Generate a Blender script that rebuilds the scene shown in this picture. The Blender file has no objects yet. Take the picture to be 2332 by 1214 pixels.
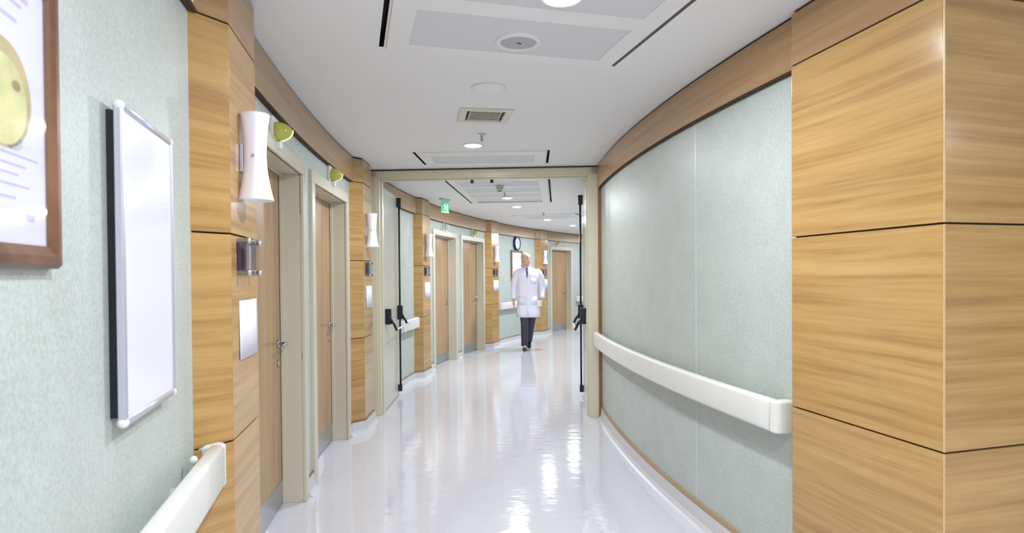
import bpy, bmesh, math, random
from mathutils import Vector, Matrix
random.seed(7)
SC = bpy.context.scene
COL = SC.collection
R = math.radians

# ------------------------------------------------------------------ camera, world, exposure
cam_d = bpy.data.cameras.new('camera')
cam_d.sensor_width = 36.0
cam_d.lens = 36.0 * 1400.0 / 2332.0
cam_d.shift_y = 38.8 / 2332.0
cam_d.clip_start = 0.05
cam_d.dof.use_dof = True
cam_d.dof.focus_distance = 3.4
cam_d.dof.aperture_fstop = 5.0
cam = bpy.data.objects.new('camera', cam_d)
COL.objects.link(cam)
CAM_H = 1.40
cam.matrix_world = (Matrix.Translation((0, 0, CAM_H)) @ Matrix.Rotation(R(90 - 0.7), 4, 'X')
                    @ Matrix.Rotation(R(-0.45), 4, 'Z'))
SC.camera = cam

W = bpy.data.worlds.new('world')
SC.world = W
W.use_nodes = True
W.node_tree.nodes['Background'].inputs[0].default_value = (0.80, 0.86, 1.0, 1)
W.node_tree.nodes['Background'].inputs[1].default_value = 0.6

SC.view_settings.view_transform = 'Standard'
SC.view_settings.look = 'None'
SC.view_settings.exposure = 0.28
SC.view_settings.gamma = 1.0
SC.view_settings.use_curve_mapping = False

LAMP_POWER = 25.0          # watts of every ceiling downlight
LAMP_COLOR = (0.90, 0.935, 1.0)
LENS_GLOW = 14.0
CEIL = 2.48
BAND = 2.255               # underside of the wooden band below the ceiling

# ------------------------------------------------------------------ plan of the curved corridor
def LX(y):                 # left (outer) wall
    if y < 1.96:
        return LX(1.9601) + 0.265 * (1.96 - y)
    if y < 6.3:
        return -1.46 + 23 - math.sqrt(23 ** 2 - (y - 6.4) ** 2)
    return -1.46 + 17.3 - math.sqrt(17.3 ** 2 - (y - 6.2) ** 2)

def RX(y):                 # right (inner) wall
    if y < 6.2:
        return 0.872 + 13.5 - math.sqrt(13.5 ** 2 - (y - 5.6) ** 2)
    return 0.885 + 14.9 - math.sqrt(14.9 ** 2 - (y - 6.1) ** 2)

def left_frame(y):         # point on the wall, rotation whose x runs along the wall (away), y into the wall
    d = (LX(y + .01) - LX(y - .01)) / .02
    return Vector((LX(y), y, 0)), math.atan2(1, d)

def left_chord(y0, y1):
    a = Vector((LX(y0), y0, 0)); b = Vector((LX(y1), y1, 0))
    t = b - a
    return (a + b) / 2, math.atan2(t.y, t.x), t.length

# ------------------------------------------------------------------ materials
def nodes_of(name):
    m = bpy.data.materials.new(name)
    m.use_nodes = True
    nt = m.node_tree
    return m, nt, nt.nodes['Principled BSDF']

def simple(name, col, rough=.5, metal=0., spec=.5, emis=None, estr=0., coat=0., noise=0., nscale=40.):
    m, nt, b = nodes_of(name)
    b.inputs['Base Color'].default_value = (*col, 1)
    b.inputs['Roughness'].default_value = rough
    b.inputs['Metallic'].default_value = metal
    b.inputs['Specular IOR Level'].default_value = spec
    b.inputs['Coat Weight'].default_value = coat
    b.inputs['Coat Roughness'].default_value = .08
    if emis:
        b.inputs['Emission Color'].default_value = (*emis, 1)
        b.inputs['Emission Strength'].default_value = estr
    if noise > 0:
        g = nt.nodes.new('ShaderNodeNewGeometry')
        n = nt.nodes.new('ShaderNodeTexNoise')
        n.inputs['Scale'].default_value = nscale
        n.inputs['Detail'].default_value = 3
        mx = nt.nodes.new('ShaderNodeMix'); mx.data_type = 'RGBA'
        mx.inputs['A'].default_value = (*[c * (1 - noise) for c in col], 1)
        mx.inputs['B'].default_value = (*[min(1, c * (1 + noise)) for c in col], 1)
        nt.links.new(g.outputs['Position'], n.inputs['Vector'])
        nt.links.new(n.outputs['Fac'], mx.inputs['Factor'])
        nt.links.new(mx.outputs['Result'], b.inputs['Base Color'])
    return m

def wood(name, dark, mid, light, scale=(1.3, 1.3, 26.0), rough=.2, spec=.5, warp=.35):
    m, nt, b = nodes_of(name)
    N, L = nt.nodes.new, nt.links.new
    g = N('ShaderNodeNewGeometry'); oi = N('ShaderNodeObjectInfo')
    off = N('ShaderNodeVectorMath'); off.operation = 'SCALE'
    off.inputs[0].default_value = (7.3, 4.1, 9.7)
    L(oi.outputs['Random'], off.inputs['Scale'])
    add = N('ShaderNodeVectorMath'); add.operation = 'ADD'
    L(g.outputs['Position'], add.inputs[0]); L(off.outputs[0], add.inputs[1])
    # slow warp that bends the grain
    wn = N('ShaderNodeTexNoise'); wn.inputs['Scale'].default_value = 1.6; wn.inputs['Detail'].default_value = 2
    L(add.outputs[0], wn.inputs['Vector'])
    ws = N('ShaderNodeVectorMath'); ws.operation = 'SCALE'; ws.inputs['Scale'].default_value = warp * .22
    L(wn.outputs['Color'], ws.inputs[0])
    ad2 = N('ShaderNodeVectorMath'); ad2.operation = 'ADD'
    L(add.outputs[0], ad2.inputs[0]); L(ws.outputs[0], ad2.inputs[1])
    mp = N('ShaderNodeVectorMath'); mp.operation = 'MULTIPLY'; mp.inputs[1].default_value = scale
    L(ad2.outputs[0], mp.inputs[0])
    n1 = N('ShaderNodeTexNoise'); n1.inputs['Scale'].default_value = 1.0; n1.inputs['Detail'].default_value = 4
    n1.inputs['Roughness'].default_value = .6
    L(mp.outputs[0], n1.inputs['Vector'])
    mp2 = N('ShaderNodeVectorMath'); mp2.operation = 'SCALE'; mp2.inputs['Scale'].default_value = 6.0
    L(mp.outputs[0], mp2.inputs[0])
    n2 = N('ShaderNodeTexNoise'); n2.inputs['Scale'].default_value = 1.0; n2.inputs['Detail'].default_value = 2
    L(mp2.outputs[0], n2.inputs['Vector'])
    mm = N('ShaderNodeMath'); mm.operation = 'MULTIPLY_ADD'
    mm.inputs[1].default_value = .16; L(n2.outputs['Fac'], mm.inputs[0])
    sc = N('ShaderNodeMath'); sc.operation = 'MULTIPLY'; sc.inputs[1].default_value = .84
    L(n1.outputs['Fac'], sc.inputs[0]); L(sc.outputs[0], mm.inputs[2])
    cr = N('ShaderNodeValToRGB')
    e = cr.color_ramp.elements
    e[0].position = .34; e[0].color = (*dark, 1)
    e[1].position = .66; e[1].color = (*light, 1)
    k = e.new(.5); k.color = (*mid, 1)
    L(mm.outputs[0], cr.inputs['Fac'])
    L(cr.outputs['Color'], b.inputs['Base Color'])
    b.inputs['Roughness'].default_value = rough
    b.inputs['Specular IOR Level'].default_value = spec
    return m

def wallpaper(name, a, bcol):
    m, nt, b = nodes_of(name)
    N, L = nt.nodes.new, nt.links.new
    g = N('ShaderNodeNewGeometry')
    n1 = N('ShaderNodeTexNoise'); n1.inputs['Scale'].default_value = 120; n1.inputs['Detail'].default_value = 3
    n2 = N('ShaderNodeTexNoise'); n2.inputs['Scale'].default_value = 6; n2.inputs['Detail'].default_value = 3
    L(g.outputs['Position'], n1.inputs['Vector']); L(g.outputs['Position'], n2.inputs['Vector'])
    ma = N('ShaderNodeMath'); ma.operation = 'MULTIPLY_ADD'; ma.inputs[1].default_value = .25
    L(n2.outputs['Fac'], ma.inputs[0])
    mb = N('ShaderNodeMath'); mb.operation = 'MULTIPLY'; mb.inputs[1].default_value = .75
    L(n1.outputs['Fac'], mb.inputs[0]); L(mb.outputs[0], ma.inputs[2])
    cr = N('ShaderNodeValToRGB'); e = cr.color_ramp.elements
    e[0].position = .38; e[0].color = (*a, 1); e[1].position = .60; e[1].color = (*bcol, 1)
    L(ma.outputs[0], cr.inputs['Fac']); L(cr.outputs['Color'], b.inputs['Base Color'])
    bp = N('ShaderNodeBump'); bp.inputs['Strength'].default_value = .12; bp.inputs['Distance'].default_value = .002
    L(n1.outputs['Fac'], bp.inputs['Height']); L(bp.outputs['Normal'], b.inputs['Normal'])
    b.inputs['Roughness'].default_value = .42
    b.inputs['Specular IOR Level'].default_value = .45
    return m

def floor_material():
    m, nt, b = nodes_of('polished_vinyl')
    N, L = nt.nodes.new, nt.links.new
    g = N('ShaderNodeNewGeometry')
    n1 = N('ShaderNodeTexNoise'); n1.inputs['Scale'].default_value = 170; n1.inputs['Detail'].default_value = 2
    n2 = N('ShaderNodeTexNoise'); n2.inputs['Scale'].default_value = 3.5; n2.inputs['Detail'].default_value = 4
    L(g.outputs['Position'], n1.inputs['Vector']); L(g.outputs['Position'], n2.inputs['Vector'])
    cr = N('ShaderNodeValToRGB'); e = cr.color_ramp.elements
    e[0].position = .36; e[0].color = (.60, .605, .66, 1); e[1].position = .62; e[1].color = (.71, .715, .765, 1)
    L(n1.outputs['Fac'], cr.inputs['Fac']); L(cr.outputs['Color'], b.inputs['Base Color'])
    mp = N('ShaderNodeVectorMath'); mp.operation = 'MULTIPLY'; mp.inputs[1].default_value = (3.0, 5.0, 1.0)
    L(g.outputs['Position'], mp.inputs[0])
    n3 = N('ShaderNodeTexNoise'); n3.inputs['Scale'].default_value = 2.6; n3.inputs['Detail'].default_value = 2
    L(mp.outputs[0], n3.inputs['Vector'])
    bp = N('ShaderNodeBump'); bp.inputs['Strength'].default_value = .09; bp.inputs['Distance'].default_value = .02
    L(n3.outputs['Fac'], bp.inputs['Height']); L(bp.outputs['Normal'], b.inputs['Normal'])
    rr = N('ShaderNodeMapRange'); rr.inputs['To Min'].default_value = .05; rr.inputs['To Max'].default_value = .10
    L(n2.outputs['Fac'], rr.inputs['Value']); L(rr.outputs['Result'], b.inputs['Roughness'])
    b.inputs['Specular IOR Level'].default_value = .6
    return m

def clear(name, tint=(1, 1, 1), gloss=.03):
    m = bpy.data.materials.new(name); m.use_nodes = True
    nt = m.node_tree; nt.nodes.clear(); N, L = nt.nodes.new, nt.links.new
    o = N('ShaderNodeOutputMaterial'); t = N('ShaderNodeBsdfTransparent'); t.inputs[0].default_value = (*tint, 1)
    gl = N('ShaderNodeBsdfGlossy'); gl.inputs['Roughness'].default_value = gloss
    lw = N('ShaderNodeLayerWeight'); lw.inputs['Blend'].default_value = .5
    pw = N('ShaderNodeMath'); pw.operation = 'POWER'; pw.inputs[1].default_value = 5.0
    fr = N('ShaderNodeMath'); fr.operation = 'MULTIPLY_ADD'; fr.inputs[1].default_value = .9; fr.inputs[2].default_value = .04
    mx = N('ShaderNodeMixShader')
    L(lw.outputs['Facing'], pw.inputs[0]); L(pw.outputs[0], fr.inputs[0])
    L(fr.outputs[0], mx.inputs[0]); L(t.outputs[0], mx.inputs[1]); L(gl.outputs[0], mx.inputs[2]); L(mx.outputs[0], o.inputs[0])
    return m

M = {}
M['wood'] = wood('honey_wood', (.36, .205, .076), (.475, .288, .106), (.55, .35, .138), scale=(.9, .9, 30.), rough=.15, warp=.12)
M['band'] = wood('brown_wood', (.34, .20, .09), (.40, .245, .115), (.45, .285, .14), scale=(.9, .9, 30.), rough=.24, warp=.1)
M['leafwood'] = wood('door_wood', (.36, .22, .11), (.45, .285, .145), (.52, .34, .185), scale=(22, 22, .8), rough=.22)
M['lip'] = simple('pale_wood_edge', (.66, .44, .21), .3, noise=.1)
M['gap'] = simple('dark_shadow_gap', (.05, .028, .015), .8)
M['post'] = wood('dark_wood_post', (.20, .10, .035), (.26, .135, .05), (.31, .17, .065), rough=.3)
M['paper_wall'] = wallpaper('pale_green_wallpaper', (.435, .485, .445), (.535, .585, .55))
M['seam'] = simple('wallpaper_seam', (.56, .61, .585), .35)
M['plaster'] = simple('white_plaster', (.84, .84, .835), .75, noise=.012, nscale=3)
M['ceil_white'] = simple('white_panel', (.84, .84, .83), .4)
M['perf'] = simple('grey_perforated_tile', (.70, .705, .735), .55, noise=.04, nscale=260)
M['slot'] = simple('black_slot', (.008, .008, .01), .6)
M['slot_grey'] = simple('grey_slot', (.34, .34, .34), .6)
M['grey_slat'] = simple('warm_grey_slat', (.40, .39, .35), .5)
M['floor'] = floor_material()
M['skirt'] = simple('white_vinyl_skirting', (.64, .635, .655), .38, noise=.03, nscale=120)
M['cream'] = simple('cream_gloss_paint', (.64, .605, .48), .25, noise=.015, nscale=5)
M['cream2'] = simple('cream_portal_paint', (.70, .665, .50), .28, noise=.02, nscale=5)
M['leafcream'] = simple('pale_cream_leaf', (.66, .65, .57), .22, noise=.02, nscale=3)
M['black'] = simple('black_metal', (.008, .009, .014), .3)
M['steel'] = simple('brushed_steel', (.50, .51, .54), .30, metal=.9, noise=.05, nscale=80)
M['alu'] = simple('anodised_aluminium', (.62, .62, .70), .35, metal=.6)
M['plastic'] = simple('white_plastic', (.84, .84, .82), .35)
M['rail'] = simple('ivory_vinyl_rail', (.76, .76, .71), .35)
M['shade'] = simple('white_shade', (.86, .86, .93), .4, emis=(.90, .92, 1.0), estr=.10)
M['lens'] = simple('lamp_lens', (1, 1, 1), .4, emis=(.95, .97, 1.0), estr=LENS_GLOW)
M['board'] = simple('white_enamel', (.80, .81, .90), .12)
M['sheet'] = simple('white_sheet', (.84, .84, .93), .6)
M['frame_wood'] = wood('mahogany_frame', (.10, .045, .022), (.16, .075, .04), (.23, .12, .065), scale=(4, 4, 4), rough=.25)
M['frame_far'] = wood('brown_frame', (.20, .10, .05), (.26, .14, .075), (.32, .18, .1), scale=(4, 4, 4), rough=.3)
M['poster'] = simple('poster_paper', (.80, .80, .92), .5)
M['ink'] = simple('pale_blue_ink', (.52, .53, .78), .6)
M['yellow_print'] = simple('yellow_green_print', (.74, .72, .34), .5, noise=.4, nscale=18)
M['ochre_print'] = simple('ochre_print', (.56, .46, .22), .5, noise=.35, nscale=22)
M['brown_print'] = simple('brown_print', (.42, .28, .16), .5, noise=.2, nscale=22)
M['mauve_print'] = simple('mauve_print', (.66, .60, .70), .5)
M['glass'] = clear('clear_glass', gloss=.05)
M['acrylic'] = clear('clear_acrylic', (.93, .94, .98), .02)
M['purple'] = simple('dark_purple_card', (.085, .045, .11), .25)
M['navy'] = simple('navy_plastic', (.012, .014, .07), .3)
M['lilac'] = simple('pale_lilac_highlight', (.70, .70, .88), .3)
M['lime'] = simple('yellow_green_acrylic', (.44, .42, .085), .15, emis=(.7, .8, .15), estr=.06)
M['lime_rim'] = simple('bright_lime_edge', (.78, .88, .45), .2, emis=(.8, .95, .5), estr=.35)
M['clear_dome'] = simple('pale_clear_dome', (.62, .66, .60), .12)
M['speaker_cloth'] = simple('grey_grille', (.45, .45, .50), .6, noise=.1, nscale=400)
M['vent'] = simple('cream_grille', (.68, .66, .58), .4)
M['detector'] = simple('beige_detector', (.60, .58, .50), .4)
M['red_bulb'] = simple('pink_glass_bulb', (.55, .12, .18), .1)
M['green'] = simple('lit_green_sign', (.03, .42, .16), .3, emis=(.08, .62, .26), estr=.45)
M['sign_white'] = simple('lit_white_mark', (.85, .95, .88), .3, emis=(.85, 1.0, .9), estr=.35)
M['skin'] = simple('skin', (.64, .40, .31), .45, noise=.06, nscale=30)
M['hair'] = simple('grey_hair', (.20, .17, .15), .7)
M['eye'] = simple('dark_eye', (.05, .03, .02), .3)
M['lip_skin'] = simple('lips', (.42, .17, .14), .5)
M['coat'] = simple('white_coat_cotton', (.80, .80, .93), .8, noise=.08, nscale=14)
M['shirt'] = simple('lavender_shirt', (.52, .54, .86), .7)
M['tie'] = simple('navy_tie', (.02, .025, .14), .5)
M['trousers'] = simple('charcoal_trousers', (.05, .05, .07), .8)
M['shoe'] = simple('black_leather', (.02, .02, .025), .3)
M['card'] = simple('cream_paper', (.84, .82, .70), .6)
M['wall_white'] = simple('hall_white', (.70, .70, .68), .7)

# ------------------------------------------------------------------ mesh helpers
class MB:
    def __init__(s):
        s.v, s.f = [], []
    def add(s, vs, fs):
        o = len(s.v)
        s.v += [tuple(p) for p in vs]
        s.f += [tuple(i + o for i in f) for f in fs]
        return s
    def box(s, c, d, rz=0.):
        cx, cy, cz = c; a, b, h = d[0] / 2, d[1] / 2, d[2] / 2
        co, si = math.cos(rz), math.sin(rz)
        vs = []
        for z in (-h, h):
            for x, y in ((-a, -b), (a, -b), (a, b), (-a, b)):
                vs.append((cx + co * x - si * y, cy + si * x + co * y, cz + z))
        return s.add(vs, [(3, 2, 1, 0), (4, 5, 6, 7), (0, 1, 5, 4), (1, 2, 6, 5), (2, 3, 7, 6), (3, 0, 4, 7)])
    def span(s, p, q):
        return s.box([(a + b) / 2 for a, b in zip(p, q)], [abs(b - a) for a, b in zip(p, q)])
    def prism(s, poly, z0, z1):           # poly: counter-clockwise plan outline
        n = len(poly)
        vs = [(x, y, z0) for x, y in poly] + [(x, y, z1) for x, y in poly]
        fs = [tuple(range(n - 1, -1, -1)), tuple(range(n, 2 * n))]
        fs += [(i, (i + 1) % n, n + (i + 1) % n, n + i) for i in range(n)]
        return s.add(vs, fs)
    def extrude_y(s, poly, y0, y1):       # poly in x-z
        n = len(poly)
        vs = [(x, y0, z) for x, z in poly] + [(x, y1, z) for x, z in poly]
        fs = [tuple(range(n)), tuple(range(2 * n - 1, n - 1, -1))]
        fs += [((i + 1) % n, i, n + i, n + (i + 1) % n) for i in range(n)]
        return s.add(vs, fs)
    def lathe(s, prof, seg=24, c=(0, 0, 0), axis='z', sx=1., sy=1.):   # prof: (radius, height)
        n = len(prof); vs = []
        for r, h in prof:
            for k in range(seg):
                a = 2 * math.pi * k / seg
                p = (r * math.cos(a) * sx, r * math.sin(a) * sy, h)
                if axis == 'y': p = (p[0], p[2], p[1])
                if axis == 'x': p = (p[2], p[0], p[1])
                vs.append((p[0] + c[0], p[1] + c[1], p[2] + c[2]))
        fs = []
        for i in range(n - 1):
            for k in range(seg):
                k2 = (k + 1) % seg
                fs.append((i * seg + k, i * seg + k2, (i + 1) * seg + k2, (i + 1) * seg + k))
        fs.append(tuple(range(seg - 1, -1, -1)))
        fs.append(tuple((n - 1) * seg + k for k in range(seg)))
        return s.add(vs, fs)
    def tube(s, pts, rad, seg=10):
        pts = [Vector(p) for p in pts]
        rads = rad if isinstance(rad, (list, tuple)) else [rad] * len(pts)
        vs = []; up = None
        for i, p in enumerate(pts):
            t = (pts[min(i + 1, len(pts) - 1)] - pts[max(i - 1, 0)]).normalized()
            ref = Vector((0, 0, 1)) if abs(t.z) < .9 else Vector((0, 1, 0))
            a = t.cross(ref).normalized() if up is None else (up - t * up.dot(t)).normalized()
            up = a; b = t.cross(a)
            r = rads[i]
            rx, ry = r if isinstance(r, (list, tuple)) else (r, r)
            for k in range(seg):
                q = 2 * math.pi * k / seg
                vs.append(p + a * math.cos(q) * rx + b * math.sin(q) * ry)
        fs = []
        for i in range(len(pts) - 1):
            for k in range(seg):
                k2 = (k + 1) % seg
                fs.append((i * seg + k, i * seg + k2, (i + 1) * seg + k2, (i + 1) * seg + k))
        fs.append(tuple(range(seg - 1, -1, -1)))
        fs.append(tuple((len(pts) - 1) * seg + k for k in range(seg)))
        return s.add(vs, fs)
    def rings(s, rings, cap=True):        # rings: lists of points with the same count
        n = len(rings[0]); vs = [p for r in rings for p in r]; fs = []
        for i in range(len(rings) - 1):
            for k in range(n):
                k2 = (k + 1) % n
                fs.append((i * n + k, i * n + k2, (i + 1) * n + k2, (i + 1) * n + k))
        if cap:
            fs.append(tuple(range(n - 1, -1, -1)))
            fs.append(tuple((len(rings) - 1) * n + k for k in range(n)))
        return s.add(vs, fs)
    def sphere(s, c, r, seg=16, n=10):
        rx, ry, rz = r if isinstance(r, (list, tuple)) else (r, r, r)
        rg = []
        for i in range(n + 1):
            t = math.pi * i / n
            q = max(math.sin(t), .02)
            rg.append([(c[0] + rx * q * math.cos(2 * math.pi * k / seg), c[1] + ry * q * math.sin(2 * math.pi * k / seg),
                        c[2] - rz * math.cos(t)) for k in range(seg)])
        return s.rings(rg)
    def build(s, name, mat, parent=None, bevel=0., smooth=False, segs=2):
        me = bpy.data.meshes.new(name)
        me.from_pydata(s.v, [], s.f)
        bm = bmesh.new(); bm.from_mesh(me)
        bmesh.ops.recalc_face_normals(bm, faces=bm.faces)
        bm.to_mesh(me); bm.free()
        me.materials.append(mat)
        o = bpy.data.objects.new(name, me); COL.objects.link(o)
        if parent: o.parent = parent
        if smooth:
            for p in me.polygons: p.use_smooth = True
        if bevel:
            md = o.modifiers.new('bevel', 'BEVEL'); md.width = bevel; md.segments = segs; md.limit_method = 'ANGLE'
            for p in me.polygons: p.use_smooth = True
            md.harden_normals = True
        return o

def tag(o, label=None, cat=None, group=None, kind=None):
    if label: o['label'] = label
    if cat: o['category'] = cat
    if group: o['group'] = group
    if kind: o['kind'] = kind
    return o

def empty(name, loc=(0, 0, 0), rz=0., **kw):
    o = bpy.data.objects.new(name, None); COL.objects.link(o)
    o.empty_display_size = .1
    o.location = loc; o.rotation_euler = (0, 0, rz)
    return tag(o, **kw)

def copy_tree(src, **kw):
    def rec(o, par):
        c = o.copy(); COL.objects.link(c)
        if par: c.parent = par
        for ch in o.children: rec(ch, c)
        return c
    return tag(rec(src, None), **kw)

def offset_path(pts, n):                  # mitred offset of an open plan polyline towards its left-hand normal
    out = []
    for i, p in enumerate(pts):
        p = Vector(p)
        ds = []
        if i > 0: ds.append((p - Vector(pts[i - 1])).normalized())
        if i < len(pts) - 1: ds.append((Vector(pts[i + 1]) - p).normalized())
        ns = [Vector((d.y, -d.x)) for d in ds]
        m = sum(ns, Vector((0, 0)))
        m.normalize()
        out.append(p + m * (n / max(.4, m.dot(ns[0]))))
    return out

def sweep(pts, prof, mb=None, side=1):    # prof: closed outline of (distance out from the wall, z)
    mb = mb or MB()
    offs = {n: offset_path(pts, n * side) for n in set(q[0] for q in prof)}
    rg = [[(offs[n][i].x, offs[n][i].y, z) for n, z in prof] for i in range(len(pts))]
    return mb.rings(rg)

def frange(a, b, step):
    k = max(1, int(math.ceil(abs(b - a) / step)))
    return [a + (b - a) * i / k for i in range(k + 1)]

def lpath(a, b, step=.3): return [(LX(y), y) for y in frange(a, b, step)]
def rpath(a, b, step=.2): return [(RX(y), y) for y in frange(a, b, step)]

# ------------------------------------------------------------------ layout stations (metres along the corridor)
PILLARS = [1.951, 5.471, 8.31, 11.82, 14.26]
PILLAR_LEN, PILLAR_OUT, CH = .60, .10, .11
DOORS = [(2.65, 3.90), (4.09, 5.35), (9.22, 10.41), (10.61, 11.78), (14.96, 15.96)]
FRAME_TOP = 2.12

# ------------------------------------------------------------------ floor, ceiling, walls
fl = MB().span((-4, -5, -.06), (9, 22, 0)).build('floor', M['floor'])
tag(fl, 'polished pale lavender vinyl corridor floor with lamp reflections', 'floor', kind='structure')

# ceiling: a plane with real openings for the slots, the vent and the recessed strips
HOLES = []
def rect_hole(cx, cy, w, d, rz):
    co, si = math.cos(rz), math.sin(rz)
    HOLES.append([(cx + co * x - si * y, cy + si * x + co * y) for x, y in
                  ((-w / 2, -d / 2), (w / 2, -d / 2), (w / 2, d / 2), (-w / 2, d / 2))])
    return (cx, cy, w, d, rz)

def in_frame(cx, cy, rz, x, y):
    return cx + math.cos(rz) * x - math.sin(rz) * y, cy + math.sin(rz) * x + math.cos(rz) * y

# access panels: centre x, y, width, depth, rotation, inset tiles as (y0, y1)
ACCESS = [
    dict(c=(.265, 1.87), w=1.17, d=2.42, rz=R(14.5), tiles=[(.74, 1.13), (.10, .62), (-.55, -.02), (-1.1, -.67)], n=0),
    dict(c=(-.25, 5.62), w=1.17, d=.60, rz=R(-2.0), tiles=[(-.16, .19)], n=1),
    dict(c=(-.085, 7.94), w=1.17, d=2.26, rz=R(-4.2),
         tiles=[(-1.0, -.62), (-.50, -.12), (0.0, .36), (.46, .74), (.82, 1.02)], n=2),
    dict(c=(.68, 11.2), w=1.15, d=.85, rz=R(-17), tiles=[(-.28, .28)], n=3),
]
SLOT_W = .022
for a in ACCESS:
    for sgn in (-1, 1):
        x, y = in_frame(*a['c'], a['rz'], sgn * (a['w'] / 2), 0)
        a.setdefault('slots', []).append(rect_hole(x, y, SLOT_W, a['d'], a['rz']))
vent_c, vent_rz = (-.175, 4.14), R(9)
rect_hole(vent_c[0], vent_c[1], .25, .26, vent_rz)

bm = bmesh.new()
def loop(pts):
    vs = [bm.verts.new((x, y, CEIL)) for x, y in pts]
    return [bm.edges.new((vs[i], vs[(i + 1) % len(vs)])) for i in range(len(vs))]
es = loop([(-4, -5), (9, -5), (9, 22), (-4, 22)])
for h in HOLES: es += loop(h)
bmesh.ops.triangle_fill(bm, use_beauty=True, use_dissolve=False, edges=es)
for f in list(bm.faces):
    c = f.calc_center_median()
    for h in HOLES:
        ctr = [sum(p[i] for p in h) / 4 for i in (0, 1)]
        ux, uy = h[1][0] - h[0][0], h[1][1] - h[0][1]; vx, vy = h[3][0] - h[0][0], h[3][1] - h[0][1]
        lu, lv = math.hypot(ux, uy), math.hypot(vx, vy)
        dx, dy = c.x - ctr[0], c.y - ctr[1]
        if abs(dx * ux + dy * uy) / lu < lu / 2 and abs(dx * vx + dy * vy) / lv < lv / 2:
            bm.faces.remove(f); break
for f in bm.faces:
    if f.normal.z > 0: f.normal_flip()
me = bpy.data.meshes.new('ceiling'); bm.to_mesh(me); bm.free()
me.materials.append(M['plaster'])
ceil = bpy.data.objects.new('ceiling', me); COL.objects.link(ceil)
tag(ceil, 'smooth white plaster corridor ceiling with lamps and access panels', 'ceiling', kind='structure')

def trough(mb, x, y, w, d, rz, h):
    co, si = math.cos(rz), math.sin(rz)
    q = [(x + co * a - si * b, y + si * a + co * b) for a, b in ((-w / 2, -d / 2), (w / 2, -d / 2), (w / 2, d / 2), (-w / 2, d / 2))]
    vs = [(*p, CEIL) for p in q] + [(*p, CEIL + h) for p in q]
    return mb.add(vs, [(0, 1, 5, 4), (1, 2, 6, 5), (2, 3, 7, 6), (3, 0, 4, 7), (4, 5, 6, 7)])

for a in ACCESS:
    cx, cy = a['c']; w, d, rz = a['w'], a['d'], a['rz']
    # white access frame, a shallow step below the plaster, with openings for its tiles
    mb = MB()
    iw = w / 2 - SLOT_W
    tw = w / 2 - .12
    ys = [-d / 2]
    for t0, t1 in sorted(a['tiles']): ys += [t0, t1]
    ys.append(d / 2)
    for i in range(0, len(ys), 2):
        mb.span((-iw, ys[i], CEIL - .012), (iw, ys[i + 1], CEIL + .004))
    for t0, t1 in a['tiles']:
        for sg in (-1, 1):
            mb.span((sg * tw, t0, CEIL - .012), (sg * iw, t1, CEIL + .004))
    fr = mb.build('access_frame', M['ceil_white'], ceil, bevel=.002)
    fr.location = (cx, cy, 0); fr.rotation_euler = (0, 0, rz)
    for i, (t0, t1) in enumerate(sorted(a['tiles'])):
        dark = a['n'] == 2 and i == 4
        mat = M['grey_slat'] if dark else M['perf']
        t = MB().span((-tw, t0, CEIL - .007), (tw, t1, CEIL + .012)).build('ceiling_tile', mat, ceil)
        t.location = (cx, cy, 0); t.rotation_euler = (0, 0, rz)
        if dark: t['label'] = 'dark grey louvred tile at the far end of its panel'
    for k, sl in enumerate(a['slots']):
        grey = (a['n'] == 0 and k == 1)
        trough(MB(), *sl, .06 if not grey else .02).build('air_slot', M['slot_grey'] if grey else M['slot'], ceil)

# left wall: wallpaper strips between the doors and above them
def wall_strip(mb, fx, ya, yb, z0, z1, step=.3):
    ys = frange(ya, yb, step)
    vs = [(fx(y), y, z0) for y in ys] + [(fx(y), y, z1) for y in ys]
    n = len(ys)
    return mb.add(vs, [(i, i + 1, n + i + 1, n + i) for i in range(n - 1)])

wl = MB(); y0 = -5.0
for a, b in DOORS:
    a2, b2 = a + .05, b - .05
    wall_strip(wl, LX, y0, a2, 0, CEIL); wall_strip(wl, LX, a2, b2, FRAME_TOP - .04, CEIL); y0 = b2
wall_strip(wl, LX, y0, 21.5, 0, CEIL)
wl = wl.build('wall_left', M['paper_wall'], smooth=True)
tag(wl, 'long curved left wall in pale green wallpaper with five doors', 'wall', kind='structure')

# right wall: two lengths of wallpaper meeting at a pale seam, and the far length beyond the portal
SEAM_Y = 3.47
wr = empty('wall_right', (0, 0, 0), label='curved right wall in speckled pale green wallpaper above a white handrail', cat='wall', kind='structure')
wall_strip(MB(), RX, 2.4, SEAM_Y, 0, CEIL, .1).build('wallpaper_length', M['paper_wall'], wr, smooth=True)
wall_strip(MB(), RX, SEAM_Y + .006, 6.2, 0, CEIL, .1).build('wallpaper_length', M['paper_wall'], wr, smooth=True)
wall_strip(MB(), RX, 6.2, 20, 0, CEIL, .3).build('wallpaper_length', M['paper_wall'], wr, smooth=True)
s = sweep([(RX(y), y) for y in (SEAM_Y - .004, SEAM_Y + .012)], [(-.002, .11), (.0012, .11), (.0012, BAND), (-.002, BAND)], side=-1)
s.build('seam_strip', M['seam'], wr)

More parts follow.
